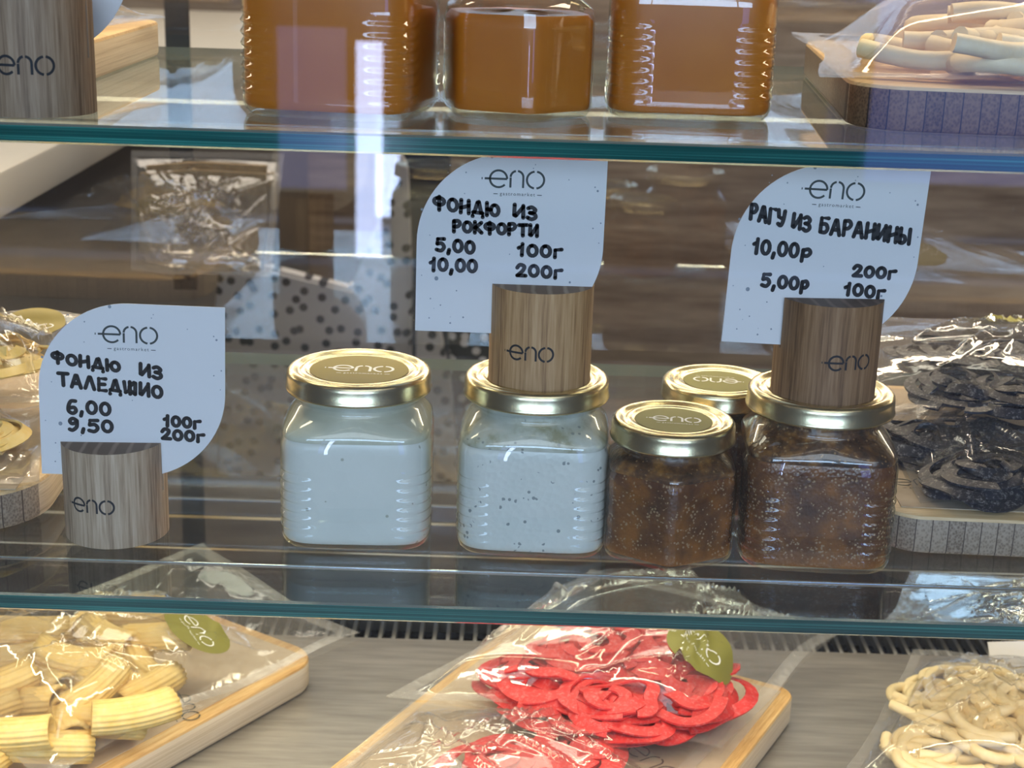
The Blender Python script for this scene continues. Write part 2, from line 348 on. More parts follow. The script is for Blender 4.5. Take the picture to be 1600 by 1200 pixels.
# ------------------------------------------------------------------ the room
def struct(o): o['kind'] = 'structure'; return o
M_floor = wood('floor_boards', (0.12, 0.08, 0.05), (0.20, 0.14, 0.09), (0.28, 0.20, 0.13), (0.1, 1, 1), 30, 0.5)
M_wallb = wood('brown_panelling', (0.10, 0.068, 0.046), (0.19, 0.14, 0.10), (0.29, 0.23, 0.17), (0.25, 1, 3), 9, 0.6)
M_wall = pr('wall_paint', (0.10, 0.10, 0.11), 0.9, cramp=[(0.3, (0.09, 0.09, 0.10)), (0.7, (0.12, 0.12, 0.13))], nscale=3)
M_ceil = pr('ceiling_paint', (0.30, 0.30, 0.30), 0.9)
struct(box('floor', (-3, -5, -0.1), (3, 3.2, 0), M_floor))
struct(box('ceiling', (-3, -5, 3), (3, 3.2, 3.1), M_ceil))
struct(box('wall_left', (-3.1, -5, 0), (-3, 3.2, 3), M_wall)); struct(box('wall_right', (3, -5, 0), (3.1, 3.2, 3), M_wall))
struct(box('wall_back', (-3, 3.2, 0), (3, 3.3, 3), M_wallb)); struct(box('wall_front', (-3, -5.25, 0), (3, -5.15, 3), M_wall))
M_frame = pr('window_frame_dark', (0.03, 0.03, 0.035), 0.5)
M_day = emis('daylight_glass', (0.52, 0.72, 1.0), WIN_STRENGTH)
M_veil = emis('veil_glow_low', (0.20, 0.30, 1.0), 1.6)
M_streak = emis('streak_glow', (0.55, 0.66, 1.0), 15.0)
M_veil_dim = emis('veil_glow_dim', (0.22, 0.32, 0.9), 1.6)
k = 1
for x0, x1, z0, z1, m in ((-2.8, -1.0, 1.5, 2.85, M_day), (-0.9, 0.9, 1.5, 2.85, M_day), (1.0, 2.8, 1.5, 2.85, M_day),
                          (1.40, 2.3, 0.40, 1.35, M_veil), (-0.665, -0.555, 0.02, 0.90, M_streak), (-0.98, -0.70, 0.30, 0.95, M_veil_dim)):  # this row: added glowing panes, shaped for blue reflections in the front glass
    o = struct(box('window_%d' % k, (x0, -5.12, z0), (x1, -5.10, z1), m)); k += 1
    bm = bmesh.new(); t = 0.035
    bmbox(bm, (x0-t, -5.15, z0-t), (x1+t, -5.07, z0)); bmbox(bm, (x0-t, -5.15, z1), (x1+t, -5.07, z1+t))
    bmbox(bm, (x0-t, -5.15, z0), (x0, -5.07, z1)); bmbox(bm, (x1, -5.15, z0), (x1+t, -5.07, z1)); frombm('window_frame', bm, M_frame, o)

# ------------------------------------------------------------------ the display case
ZD, ZM, ZT = 0.925, 1.1094, 1.3146
HX = 0.74
case = empty('display_case', (0, 0.8, 0), 0, 'long glass-fronted food display case with a steel deck, rear grille and dark polished sill', 'display case')
def cp(o): o.parent = case; o.location = Vector(o.location) - Vector((0, 0.8, 0)); return o
cp(box('cabinet_body', (-HX, 0.56, 0.0), (HX, 1.05, 0.895), pr('cabinet_paint', (0.16, 0.16, 0.17), 0.5), None, 0.004))
cp(box('deck', (-HX, 0.575, ZD-0.012), (HX, 0.952, ZD), M_steel, None, 0.001))
cp(box('grille_well', (-HX, 0.952, ZD-0.03), (HX, 0.998, ZD-0.022), M_dark))  # near-black floor paints the shade below the grille slots
cp(box('grille_lip', (-HX, 0.986, ZD-0.012), (HX, 0.999, ZD), M_bar, None, 0.001))
bar = cp(box('grille_bar', (-0.0015, 0, -0.0075), (0.0015, 0.036, -0.0005), M_bar, None, 0.0005, (-HX+0.004, 0.951, ZD)))
for i in range(1, 158):
    c = bar.copy(); col.objects.link(c); c.location = bar.location + Vector((i*0.0093, 0, 0))
cp(box('rear_sill', (-HX, 1.0, ZD-0.03), (HX, 1.05, 1.004), M_sill, None, 0.002))
cp(box('door_track', (-HX, 0.996, 0.9905), (HX, 1.0005, 0.9925), M_track)); cp(box('door_track', (-HX, 0.996, 0.9670), (HX, 1.0005, 0.9680), M_track))
# sliding doors at the back: glass with a half-silvered look that mirrors the shelves
m, nt, out = newmat('rear_door_glass'); tr = N(nt, 'ShaderNodeBsdfTransparent'); tr.inputs[0].default_value = (0.93, 0.93, 0.93, 1); gl = N(nt, 'ShaderNodeBsdfGlossy')
gl.inputs['Roughness'].default_value = 0.0; gl.inputs['Color'].default_value = (0.9, 0.9, 0.9, 1); ms = N(nt, 'ShaderNodeMixShader'); ms.inputs[0].default_value = 0.10
L(nt, tr.outputs[0], ms.inputs[1]); L(nt, gl.outputs[0], ms.inputs[2]); L(nt, ms.outputs[0], out.inputs[0]); M_rear = m
cp(mesh('rear_door_pane', [(-HX, 1.022, 1.004), (HX, 1.022, 1.004), (HX, 1.022, 1.60), (-HX, 1.022, 1.60)], [(0, 1, 2, 3)], M_rear))
cp(mesh('front_pane', [(-HX, 0.578, 0.905), (HX, 0.578, 0.905), (HX, 0.578, 1.60), (-HX, 0.578, 1.60)], [(0, 1, 2, 3)], M_front))
cp(box('canopy', (-HX, 0.56, 1.60), (HX, 1.05, 1.64), pr('canopy_paint', (0.2, 0.2, 0.2), 0.4), None, 0.003))
cp(box('lamp_housing', (-0.66, 0.765, 1.588), (0.66, 0.835, 1.60), M_track))
for sx in (-1, 1):
    cp(box('upright', (sx*0.725-0.012, 0.60, 0.9), (sx*0.725+0.012, 0.62, 1.60), M_track, None, 0.001))
    cp(box('upright', (sx*0.725-0.012, 0.985, 0.9), (sx*0.725+0.012, 1.015, 1.60), M_track, None, 0.001))
# shelves: clear plates, green polished front edge with small chamfers
m, nt, out = newmat('shelf_edge_green'); b = N(nt, 'ShaderNodeBsdfPrincipled'); L(nt, b.outputs[0], out.inputs[0]); b.inputs['Roughness'].default_value = 0.12
b.inputs['Coat Weight'].default_value = 0.6
v = coord(nt, (0.6, 1, 260)); v2 = coord(nt, (1.2, 1, 1))
s = math_(nt, 'ADD', math_(nt, 'MULTIPLY', noise(nt, v, 6, 4), 0.5), math_(nt, 'MULTIPLY', noise(nt, v2, 3.0, 2), 0.5))
L(nt, ramp(nt, s, [(0.38, (0.004, 0.040, 0.040)), (0.5, (0.012, 0.11, 0.10)), (0.62, (0.05, 0.30, 0.25))]), b.inputs['Base Color']); M_edge = m  # streaks in the teal colour imitate light refracted through the edge
M_cham = pr('shelf_chamfer', (0.62, 0.74, 0.68), 0.1, 0.8)
def shelf(z, y0, y1, label):
    sh = empty('glass_shelf', (0, y0, z), 0, label, 'shelf'); c = 0.0009; t = 0.008; X = 0.712; D = y1-y0
    mesh('glass_plate', [(-X, c, 0), (X, c, 0), (X, D, 0), (-X, D, 0), (-X, c, -t), (X, c, -t), (X, D, -t), (-X, D, -t)], [(0, 1, 2, 3), (7, 6, 5, 4)], M_shelf, sh)
    mesh('front_edge', [(-X, 0, -c), (X, 0, -c), (X, 0, -t+c), (-X, 0, -t+c)], [(0, 3, 2, 1)], M_edge, sh)
    mesh('rear_edge', [(-X, D, 0), (X, D, 0), (X, D, -t), (-X, D, -t)], [(0, 1, 2, 3)], pr('rear_edge_glass', (0.25, 0.32, 0.30), 0.15), sh)
    mesh('chamfer', [(-X, c, 0), (X, c, 0), (X, 0, -c), (-X, 0, -c), (-X, c, -t), (X, c, -t), (X, 0, -t+c), (-X, 0, -t+c)], [(0, 3, 2, 1), (4, 5, 6, 7)], M_cham, sh)
    return sh
shelf(ZT, 0.614, 0.975, 'upper clear glass shelf with a dark green edge under the orange jars')
shelf(ZM, 0.614, 1.004, 'lower clear glass shelf with a green edge carrying the white and brown jars')
# thin support rails under the plates
for z, y, lab in ((ZT-0.0086, 0.693, 'thin bright metal rail under the upper glass shelf'), (ZM-0.0086, 0.672, 'thin bright metal rail under the lower glass shelf')):
    r = box('support_rail', (-0.714, -0.0008, -0.0012), (0.714, 0.0008, 0.0004), M_track, None, 0.0003, (0, y, z)); tag(r, lab, 'rail')

# ------------------------------------------------------------------ jars
def shp(kind, a, h):
    if kind == 'square':
        n = 5.0; return h/((abs(math.cos(a))**n+abs(math.sin(a))**n)**(1/n))
    n = 16.0; return h/(sum(abs(math.cos(a-k*math.pi/3))**n for k in range(3))**(1/n))
def jar_rings(kind, h, rn, zb, zs, zn, inset=0, zmin=0, ribs=False, n=120, zmax=None, top=None):
    """closed rings from base to neck; kind shape with half width h, neck radius rn"""
    lev = [(0.0006, .90, 0, 0), (0.0, .93, 0, 0), (0.0018, .975, 0, 0), (0.004, .995, 0, 0), (0.006, 1, 0, 0)]
    if ribs:
        k = int((zs-0.010-0.006)/0.00055)
        lev += [(0.006+0.00055*i, 1, 0, 1) for i in range(1, k)]
    lev += [(zs-0.006, 1, 0, 0), (zs-0.003, .998, .0, 0), (zs, .985, .04, 0)]
    for i in range(1, 9):
        t = i/8; lev.append((zs+(zn-zs)*(t**0.9)*0.98, 1-0.02*t, 0.04+0.96*(1-math.cos(t*math.pi/2))**0.9, 0))
    rings = []
    for z, s, t, rb in lev:
        zz = z
        if inset: zz = max(z, zmin)
        if zmax is not None and zz > zmax: break
        rg = []
        for i in range(n):
            a = 2*math.pi*i/n+math.pi/4; r = (1-t)*shp(kind, a, h*s)+t*rn - inset
            if rb and not inset:
                cw = abs(math.cos(2*a)); cw = max(0, 1-cw/0.55)**0.5 if cw < 0.55 else 0
                env = min(1, (zz-0.006)/0.004, (zs-0.012-zz)/0.004); r += 0.0010*cw*max(0, env)*(math.sin(2*math.pi*(zz+0.06*(r-h))/0.0048)**1)
            rg.append((r*math.cos(a), r*math.sin(a), zz))
        rings.append(rg)
    return rings
def circ(r, z, n=120): return [(r*math.cos(2*math.pi*i/n+math.pi/4), r*math.sin(2*math.pi*i/n+math.pi/4), z) for i in range(n)]
STICK = {}
def make_jar(kind, loc, rz, fill, M_fill, label, group=None, M_smear=None, lid=True, sticker=None, srot=0, sc=1.0, name='glass_jar', rim=None):
    t = empty(name, loc, rz, label, 'jar', group)
    if kind == 'square': h, rn, zs, zn, H, rl = .0362, .0293, .0530, .0650, .0808, .0349
    else: h, rn, zs, zn, H, rl = .0308, .0245, .0430, .0505, .0655, .0296
    h *= sc; zs *= sc; zn *= sc; rn *= sc; H = zn+0.016*sc if sc != 1 else H
    rg = jar_rings(kind, h, rn, 0, zs, zn, ribs=(kind == 'square'))
    for dz, dr in ((.0008, 0), (.0018, .0003), (.0024, .0014), (.0032, .0014), (.0040, .0002), (.0052, .0001), (.0062, .0010), (.0070, .0010), (.0080, 0), (H-zn-.003, 0)): rg.append(circ(rn+dr, zn+dz))
    v, f = loft(rg, True, False); mesh('glass', v, f, M_jar, t, smooth=50)
    # contents
    ci = jar_rings(kind, h, rn, 0, zs, zn, inset=0.0009, zmin=0.0028, zmax=fill)
    last = ci[-1]; zt = fill
    for s in (0.94, 0.75, 0.45, 0.15): ci.append([(x*s, y*s, zt+0.0012*(1-s)*math.sin(3*math.atan2(y, x)+1)+0.0004) for x, y, z in last])
    v, f = loft(ci, True, True); mesh('contents', v, f, M_fill, t, smooth=50)
    if M_smear:
        cs = jar_rings(kind, h, rn, 0, zs, zn, inset=0.0006, zmin=0.003)
        cs = [r for r in cs if r[0][2] >= fill-0.002] + [circ(rn-.0012, zn+.002), circ(rn-.0012, zn+.010)]
        v, f = loft(cs, False, False); mesh('smeared_film', v, f, M_smear, t, smooth=50)
    if lid:
        z0 = H-0.0105
        prof = [(rl-.0008, z0), (rl-.0001, z0+.0003), (rl+.0003, z0+.0012), (rl-.0002, z0+.0019), (rl-.0003, z0+.0070), (rl-.0006, z0+.0088), (rl-.0016, z0+.0100), (rl-.0030, z0+.0104), (rl-.0046, z0+.0101),
                (rl-.0056, z0+.0090), (rl-.0064, z0+.0088), (rl-.0072, z0+.0094), (rl-.0084, z0+.0098), (rl-.0094, z0+.0093), (rl-.0102, z0+.0089), (0.0002, z0+.0089)]
        v, f = lathe(prof, 72); l = mesh('lid', v, f, M_gold, t, smooth=60)
        if sticker:
            rs = (rl-.0112); zz = z0+.00905; n = 48
            disc = ([(rs*math.cos(2*math.pi*i/n), rs*math.sin(2*math.pi*i/n), zz) for i in range(n)], [tuple(range(n))], 0)
            lm = logo_mesh(0, 0.001, rs*0.19, lambda x, y: (x, y, zz+.00012), 0.30, True, srot)
            v, f, mi = join(disc, (lm[0], lm[1], 1)); mesh('lid_label', v, f, [sticker, M_white], l, mi)
    return t, H
M_cream = speck('cream_spread', None, [(0.3, (0.82, 0.84, 0.78)), (0.7, (0.86, 0.88, 0.82))], 120, 0.10, (0.42, 0.43, 0.33), 0.35, 40)
M_roq = speck('cream_spread_flecked', None, [(0.3, (0.79, 0.82, 0.77)), (0.7, (0.86, 0.88, 0.83))], 330, 0.30, (0.20, 0.24, 0.25), 0.35, 60, nthr=.57)
M_smear_old = thin_glass('cream_smear', tint=(0.95, 0.95, 0.9), edge=(0.9, 0.9, 0.8), f0=0.03, haze=0.97, hazecol=(0.76, 0.76, 0.66), rough=0.1)
M_smear2_old = thin_glass('cream_smear_thin', tint=(0.92, 0.92, 0.85), edge=(0.85, 0.85, 0.7), f0=0.03, haze=0.94, hazecol=(0.70, 0.71, 0.60), rough=0.1)
M_brown = speck('meat_stew', None, [(0.32, (0.07, 0.024, 0.010)), (0.5, (0.15, 0.052, 0.014)), (0.68, (0.30, 0.105, 0.016))], 620, 0.34, (0.42, 0.27, 0.15), 0.25, 70, zmix=(0.004, 0.017, (0.38, 0.12, 0.012)), nthr=.5)
M_stewsm_old = thin_glass('stew_smear', tint=(0.40, 0.24, 0.10), edge=(0.30, 0.15, 0.06), f0=0.03, haze=0.75, hazecol=(0.17, 0.080, 0.025), rough=0.15)
M_smear = speck('cream_smear_coat', None, [(0.3, (0.60, 0.59, 0.44)), (0.7, (0.72, 0.72, 0.58))], 120, 0.05, (0.42, 0.43, 0.33), 0.4, 70)
M_smear2 = speck('cream_smear_streaked', None, [(0.32, (0.40, 0.38, 0.24)), (0.45, (0.60, 0.61, 0.50)), (0.7, (0.74, 0.76, 0.69))], 200, 0.16, (0.3, 0.32, 0.3), 0.4, 80)
M_stewsm = speck('stew_smear_coat', None, [(0.34, (0.035, 0.015, 0.008)), (0.5, (0.12, 0.05, 0.018)), (0.66, (0.32, 0.14, 0.03))], 420, 0.25, (0.35, 0.2, 0.08), 0.3, 130, nthr=.5)
M_orange = pr('orange_sauce', (0.50, 0.15, 0.012), 0.28, coat=0.4, cramp=[(0.25, (0.55, 0.155, 0.008)), (0.75, (0.68, 0.22, 0.018))], nscale=25, sss=0.0)
P = lambda px, py, z, dy: at(px, py, z=z) + Vector((0, dy, 0))
def base(px, py, z, dy): p = P(px, py, z, 0); f = (p.y+dy)/p.y; return Vector((p.x*f, p.y+dy, z+0.0002))
J1, _ = make_jar('square', base(561, 855, ZM, .030), math.radians(2), .0535, M_cream, 'square glass jar of plain white spread with an olive label on its gold lid', 'jars on the lower shelf', M_smear, sticker=M_olive, srot=math.radians(-2))
j2p = base(829, 866, ZM, .030)
J2, H2 = make_jar('square', j2p, math.radians(-2), .0535, M_roq, 'square glass jar of white spread with dark flecks, wooden card holder on its lid', 'jars on the lower shelf', M_smear2)
J3, _ = make_jar('hex', base(1038, 884, ZM, .0245), math.radians(-2), .0435, M_brown, 'small six-sided jar of brown stew, foremost on the shelf, olive label on gold lid', 'jars on the lower shelf', M_stewsm, sticker=M_olive2, srot=math.radians(-4))
J4, _ = make_jar('hex', (0.1065, 0.757, ZM+.0002), math.radians(12), .0400, M_brown, 'small brown stew jar half hidden behind the others, its lid label upside down', 'jars on the lower shelf', M_stewsm, sticker=M_olive2, srot=math.radians(160))
j5p = base(1257, 891, ZM, .031)
J5, H5 = make_jar('square', j5p, math.radians(-3), .0530, M_brown, 'large square ribbed jar of brown stew with a dark wooden card holder on its lid', 'jars on the lower shelf', M_stewsm)
O1, _ = make_jar('square', base(537, 188, ZT, .039), math.radians(-9), .0600, M_orange, 'large ribbed jar of orange sauce nearest the wooden block', 'orange jars on the upper shelf', sc=1.07)
O2, _ = make_jar('hex', base(806, 187, ZT, .029), math.radians(12), .0435, M_orange, 'small six-sided jar of orange sauce between two larger jars', 'orange jars on the upper shelf', sc=1.03)
O3, _ = make_jar('square', base(1069, 190, ZT, .039), math.radians(-3), .0560, M_orange, 'large ribbed jar of orange sauce next to the bag of thick noodles', 'orange jars on the upper shelf', sc=1.04)

# ------------------------------------------------------------------ card holders and price cards
def holder(loc, rz, label, cols, ring, h=0.0470, r=0.0243, logo_y=0.021, la=0.0, ls=0.0033):
    t = empty('card_holder', loc, rz, label, 'card holder', 'wooden card holders')
    s0, s1, sd = -0.0066, -0.0052, 0.024; n = 96   # slot between y=-s.. (front is -y)
    def seg(pts, z0, z1):
        return loft([[(x, y, z0) for x, y in pts], [(x, y, z1) for x, y in pts]])
    full = [(r*math.cos(2*math.pi*i/n), r*math.sin(2*math.pi*i/n)) for i in range(n)]
    def half(y0, front):
        a = math.asin(y0/r)
        a0, a1 = (math.pi-a, 2*math.pi+a) if front else (a, math.pi-a)
        return [(r*math.cos(a0+(a1-a0)*i/48), r*math.sin(a0+(a1-a0)*i/48)) for i in range(49)]
    A = seg(full, 0, h-sd); B = seg(half(s0, True), h-sd, h); Cc = seg(half(s1, False), h-sd, h)
    v, f, mi = join(A, B, Cc)
    zs_ = [v[i][2] for i in range(len(v))]
    mi = [1 if all(v[i][2] > h-1e-6 for i in ff) else 0 for ff in f]
    mesh('wooden_block', v, f, [cols, ring], t, mi, smooth=40)
    R = r+0.00012
    fn = lambda x, y: (R*math.sin((x)/R), -R*math.cos((x)/R), y)
    lm = logo_mesh(la, logo_y, ls, fn, 0.30, False); mesh('burnt_logo', lm[0], lm[1], M_burn, t)
    return t, s0, s1, sd, h
def price_card(hold, loc, rz, label, lines, W=0.0860, Hc=0.0845, cx=0.0, tilt=0, uv_logo=(.5, .13), drop=0.0165, hh=0.0465, big=1.0, stroke=.0019):
    t = empty('price_card', (loc[0], loc[1], loc[2]+hh-drop), rz, label, 'price card', 'price cards'); t.rotation_euler = (0, math.radians(tilt), rz)
    y = -0.0059; th = 0.0005; R = 0.042*W/.0855; x0 = cx-W/2
    pts = [(x0, 0)]+[]
    o = [(0, 0)]+[(W-R+R*math.sin(a), R-R*math.cos(a)) for a in [math.pi/2*i/20 for i in range(21)]]+[(W, Hc)]+[(R-R*math.sin(a), Hc-R+R*math.cos(a)) for a in [math.pi/2*i/20 for i in range(21)]]
    ring0 = [(x0+x, y-th/2, z) for x, z in o]; ring1 = [(x0+x, y+th/2, z) for x, z in o]
    v, f = loft([ring0, ring1]); mesh('card', v, f, M_paper, t)
    fr = y-th/2-0.0001
    fn = lambda u, vv: (x0+u*W, fr, Hc*(1-vv))
    fnp = lambda x, yy: (x0+x*W, fr, Hc*(1+yy))       # yy = -v
    lm = logo_mesh(uv_logo[0], -uv_logo[1], 0.0455*big, fnp, 0.25, True)
    flecks = []
    fl = [(.39, .02, .009), (.17, .075, .004), (.16, .115, .003), (.255, .11, .004), (.62, .055, .003), (.61, .075, .003), (.94, .165, .004), (.955, .185, .006), (.025, .32, .007), (.25, .225, .003), (.80, .13, .003),
          (.94, .39, .004), (.98, .36, .004), (.07, .46, .003), (.975, .47, .003), (.50, .55, .003), (.11, .70, .011), (.03, .685, .003), (.22, .765, .004), (.08, .815, .004), (.135, .85, .004), (.10, .87, .002), (.075, .925, .004),
          (.26, .915, .005), (.19, .95, .005), (.19, .915, .002), (.83, .695, .006), (.69, .73, .003)]
    for u, vv, rr in fl:
        flecks.append(([fn(u+rr*math.cos(2*math.pi*i/10), vv+rr*1.1*math.sin(2*math.pi*i/10)) for i in range(10)], [tuple(range(10))], 1))
    v, f, mi = join((lm[0], lm[1], 0), *flecks); mesh('printed_logo', v, f, [M_print, M_dot], t, mi)
    strokes = []
    for tx, u0, u1, vtop, vbot, dy in lines: strokes += word(tx, u0, u1, -vbot, -vtop, -dy)
    v, f = ribbons(strokes, stroke/W, lambda x, yy: (x0+x*W, fr-0.00006, Hc*(1+yy))); mesh('handwriting', v, f, M_ink, t)
    return t
W1 = wood('oak_grey', (0.19, 0.12, 0.07), (0.46, 0.34, 0.225), (0.64, 0.51, 0.37)); R1 = ringwood('oak_grey_top', (0.17, 0.11, 0.07), (0.33, 0.24, 0.17))
W2 = wood('oak_tan', (0.20, 0.10, 0.04), (0.46, 0.27, 0.12), (0.60, 0.39, 0.20)); R2 = ringwood('oak_tan_top', (0.20, 0.13, 0.08), (0.38, 0.28, 0.19))
W3 = wood('oak_dark', (0.09, 0.045, 0.02), (0.25, 0.135, 0.06), (0.38, 0.23, 0.12)); R3 = ringwood('oak_dark_top', (0.10, 0.065, 0.045), (0.19, 0.13, 0.10))
W0 = wood('oak_brown_grey', (0.13, 0.08, 0.045), (0.29, 0.20, 0.125), (0.42, 0.31, 0.21))
b1 = base(186, 860, ZM, .0245)
holder(b1, math.radians(3), 'pale greyish oak block standing directly on the lower glass shelf', W1, R1, la=-0.0080)
price_card(None, b1, math.radians(3), 'pale price card in the grey oak block, prices 6,00 and 9,50',
  [('ФОНДЮ', .075, .435, .285, .345, .045), ('ИЗ', .545, .66, .335, .40, .02), ('ТАЛЕДЖИО', .105, .66, .405, .475, .055),
   ('6,00', .15, .38, .56, .635, .01), ('9,50', .155, .39, .665, .735, .01), ('100г', .67, .865, .63, .69, .01), ('200г', .655, .885, .71, .77, .01)], cx=0.0100, tilt=1.3, uv_logo=(.475, .175))
b2 = Vector((at(842, 600, Y=.70).x, j2p.y-.003, ZM+H2-.0105+.0091))
holder(b2, math.radians(0), 'warm tan oak block on the lid of the flecked white jar', W2, R2, la=-0.0062, logo_y=.0185)
price_card(None, b2, 0.0, 'pale price card in the tan oak block over the white jars',
  [('ФОНДЮ', .085, .435, .245, .315, .03), ('ИЗ', .515, .635, .275, .34, .015), ('РОКФОРТИ', .195, .645, .375, .435, .01),
   ('5,00', .105, .31, .475, .545, .01), ('100г', .545, .78, .49, .555, .005), ('10,00', .075, .325, .585, .655, .005), ('200г', .54, .785, .605, .67, .005)], cx=-0.0160, tilt=0.3, drop=.0235, uv_logo=(.505, .138))
b3 = Vector((at(1290, 620, Y=.685).x, j5p.y-.003, ZM+H5-.0105+.0091))
holder(b3, math.radians(4), 'dark brown oak block on the lid of the large stew jar', W3, R3, la=0.0040)
price_card(None, b3, math.radians(2), 'pale price card in the dark oak block over the brown stew jars',
  [('РАГУ', .080, .262, .235, .315, .03), ('ИЗ', .308, .402, .275, .35, .015), ('БАРАНИНЫ', .455, .94, .285, .365, .035),
   ('10,00', .115, .355, .42, .50, .01), ('р', .375, .425, .44, .51, .0), ('200г', .66, .89, .535, .595, .0), ('5,00р', .18, .43, .61, .68, .01), ('100г', .63, .845, .635, .70, .01)], cx=-0.0075, tilt=2.0, drop=.0230, uv_logo=(.50, .135))
b0 = base(60, 186, ZT, .0245)
holder(b0, math.radians(3), 'brown-grey oak block at the front of the upper shelf beside the bamboo board', W0, R1, la=0.0005, ls=0.0036)
t_ = price_card(None, b0, math.radians(0), 'pale card corner behind the oak block on the upper shelf', [], cx=-0.0075, tilt=0, drop=0.042+.0012, uv_logo=(.475, .175))
t_.location.y += 0.0305; t_.location.z = ZT+0.0205

# ------------------------------------------------------------------ bamboo boards
def board(loc, rz, W, D, R, label, m_top, m_front, m_side, T=0.02, paper=None, logos=()):
    """origin at the front left corner on the shelf; W along local x, D along local y"""
    t = empty('bamboo_board', loc, rz, label, 'board', 'bamboo serving boards')
    o = []
    for cx, cy, a0 in ((W-R, R, -90), (W-R, D-R, 0), (R, D-R, 90), (R, R, 180)):
        for i in range(13): a = math.radians(a0+90*i/12); o.append((cx+R*math.cos(a), cy+R*math.sin(a)))
    def ins(d): return [(W/2+(x-W/2)*(1-2*d/W), D/2+(y-D/2)*(1-2*d/D)) for x, y in o]
    rg = []
    for d, z in ((.0025, 0), (.0008, .0008), (0, .0026), (0, T-.002), (.0006, T-.0006), (.002, T)): rg.append([(x, y, z) for x, y in ins(d)])
    v, f = loft(rg); n = len(o); mi = []
    for ff in f:
        if len(ff) > 4: mi.append(0)
        else:
            k = ff[0] % n; zc = sum(v[i][2] for i in ff)/4; c = Vector((sum(v[i][0] for i in ff)/4-W/2, sum(v[i][1] for i in ff)/4-D/2))
            isfront = abs(abs(c.y)-D/2) < 0.7*R+.002 and abs(c.y)/D > 0.4
            mi.append(0 if zc > T-.0022 else (1 if isfront else 2))
    mesh('wood', v, f, [m_top, m_front, m_side], t, mi, smooth=35)
    if paper:
        a, b_ = paper
        g = box('paper_liner', (a, a, T+.0001), (W-a, D-a if b_ is None else b_, T+.0005), M_kraft, t)
        for (lx, ly, lr, rot) in logos:
            lm = logo_mesh(lx, ly, lr, lambda x, y: (x, y, T+.0007), 0.18, True, rot); mesh('printed_logo', lm[0], lm[1], M_print, g)
    return t
BA = math.radians(-32)
def corner_board(far_right, ang, W, D, *a, **k):
    """place by the far right corner; long side runs towards the viewer at ang from x"""
    u = Vector((math.cos(ang-math.pi/2), math.sin(ang-math.pi/2), 0)); v = Vector((math.cos(ang), math.sin(ang), 0))
    p = Vector(far_right) - v*D - u*W; return board(p, ang-math.pi/2, W, D, *a, **k)
z = ZD+.0001
BL = corner_board((-.115, .885, z), math.radians(56), .165, .285, .022, 'thick bamboo board under the bag of ribbed tubes on the steel deck', M_b_top, M_b_side, M_b_side, paper=(.009, None),
  logos=[(.10, .10, .0055, math.radians(-20)), (.145, .185, .005, math.radians(-30))])
BC = corner_board((.183, .858, z), math.radians(62), .195, .285, .012, 'thick bamboo board under the two bags of red ribbons on the steel deck', M_b_top, M_b_side, M_b_side, paper=(.008, None), logos=[(.15, .16, .006, math.radians(-28))])
BR = board(at(1352, 1175, z=z+.02)-Vector((-.035, .075, .02)), math.radians(-24), .20, .17, .012, 'thick bamboo board under the bag of cream noodles on the steel deck', M_b_top, M_b_side, M_b_top, paper=(.012, None))
BR.location.z = z
MR = board((.181, .690, ZM+.0001), math.radians(-2), .26, .22, .02, 'bamboo board with striped grey end grain under the black bags', M_b_top2, M_b_end, M_b_end, paper=(.010, None), logos=[(.025, .045, .0045, .1)])
ML = board((-.46, .664, ZM+.0001), math.radians(3), .235, .24, .04, 'bamboo board with speckled end grain behind the pale oak block', M_b_top2, M_b_end, M_b_side, paper=(.010, None))
TR = board((.143, .672, ZT+.0001), math.radians(-5), .30, .26, .025, 'dark-edged bamboo board on the upper shelf under the thick noodles', M_b_top2, M_b_end_dark, M_b_end)
TL = board((-.40, .712, ZT+.0001), 0, .188, .21, .012, 'pale bamboo board on the upper shelf behind the oak block', M_b_top2, M_b_side, M_b_side)

# ------------------------------------------------------------------ pasta
def sweep(path, prof, up=None, twist=None):
    """prof: list of (a,b); returns verts, faces of a tube along path with end caps"""
    rg = []; n = len(path)
    pu = Vector((0, 0, 1))
    for i in range(n):
        t = (Vector(path[min(i+1, n-1)])-Vector(path[max(i-1, 0)])).normalized()
        u = up(i) if up else pu
        s = t.cross(u)
        if s.length < 1e-4: s = t.cross(Vector((1, 0, 0)))
        s.normalize(); w_ = s.cross(t).normalized()
        rg.append([tuple(Vector(path[i])+s*a+w_*b) for a, b in prof])
    return loft(rg)
def pasta_mat(name, c1, c2, dust=None, rough=0.55):
    m, nt, out = newmat(name); b = N(nt, 'ShaderNodeBsdfPrincipled'); L(nt, b.outputs[0], out.inputs[0]); b.inputs['Roughness'].default_value = rough
    v = coord(nt); c = ramp(nt, noise(nt, v, 90, 4), [(0.3, c1), (0.7, c2)])
    if dust:
        mx = N(nt, 'ShaderNodeMix', data_type='RGBA'); d = noise(nt, coord(nt), 420, 5, 0.75)
        mr = N(nt, 'ShaderNodeMapRange'); L(nt, d, mr.inputs[0]); mr.inputs[1].default_value = dust[0]; mr.inputs[2].default_value = dust[1]; mr.inputs[4].default_value = dust[2]
        L(nt, mr.outputs[0], mx.inputs[0]); L(nt, c, mx.inputs[6]); mx.inputs[7].default_value = (0.75, 0.72, 0.68, 1); c = mx.outputs[2]
    L(nt, c, b.inputs['Base Color'])
    bp = N(nt, 'ShaderNodeBump'); bp.inputs['Strength'].default_value = 0.3; bp.inputs['Distance'].default_value = 0.0006; L(nt, noise(nt, coord(nt), 500, 3), bp.inputs['Height']); L(nt, bp.outputs[0], b.inputs['Normal'])
    return m
M_red = pasta_mat('red_pasta', (0.50, 0.016, 0.018), (0.66, 0.032, 0.032), (0.5, 0.85, 0.35))
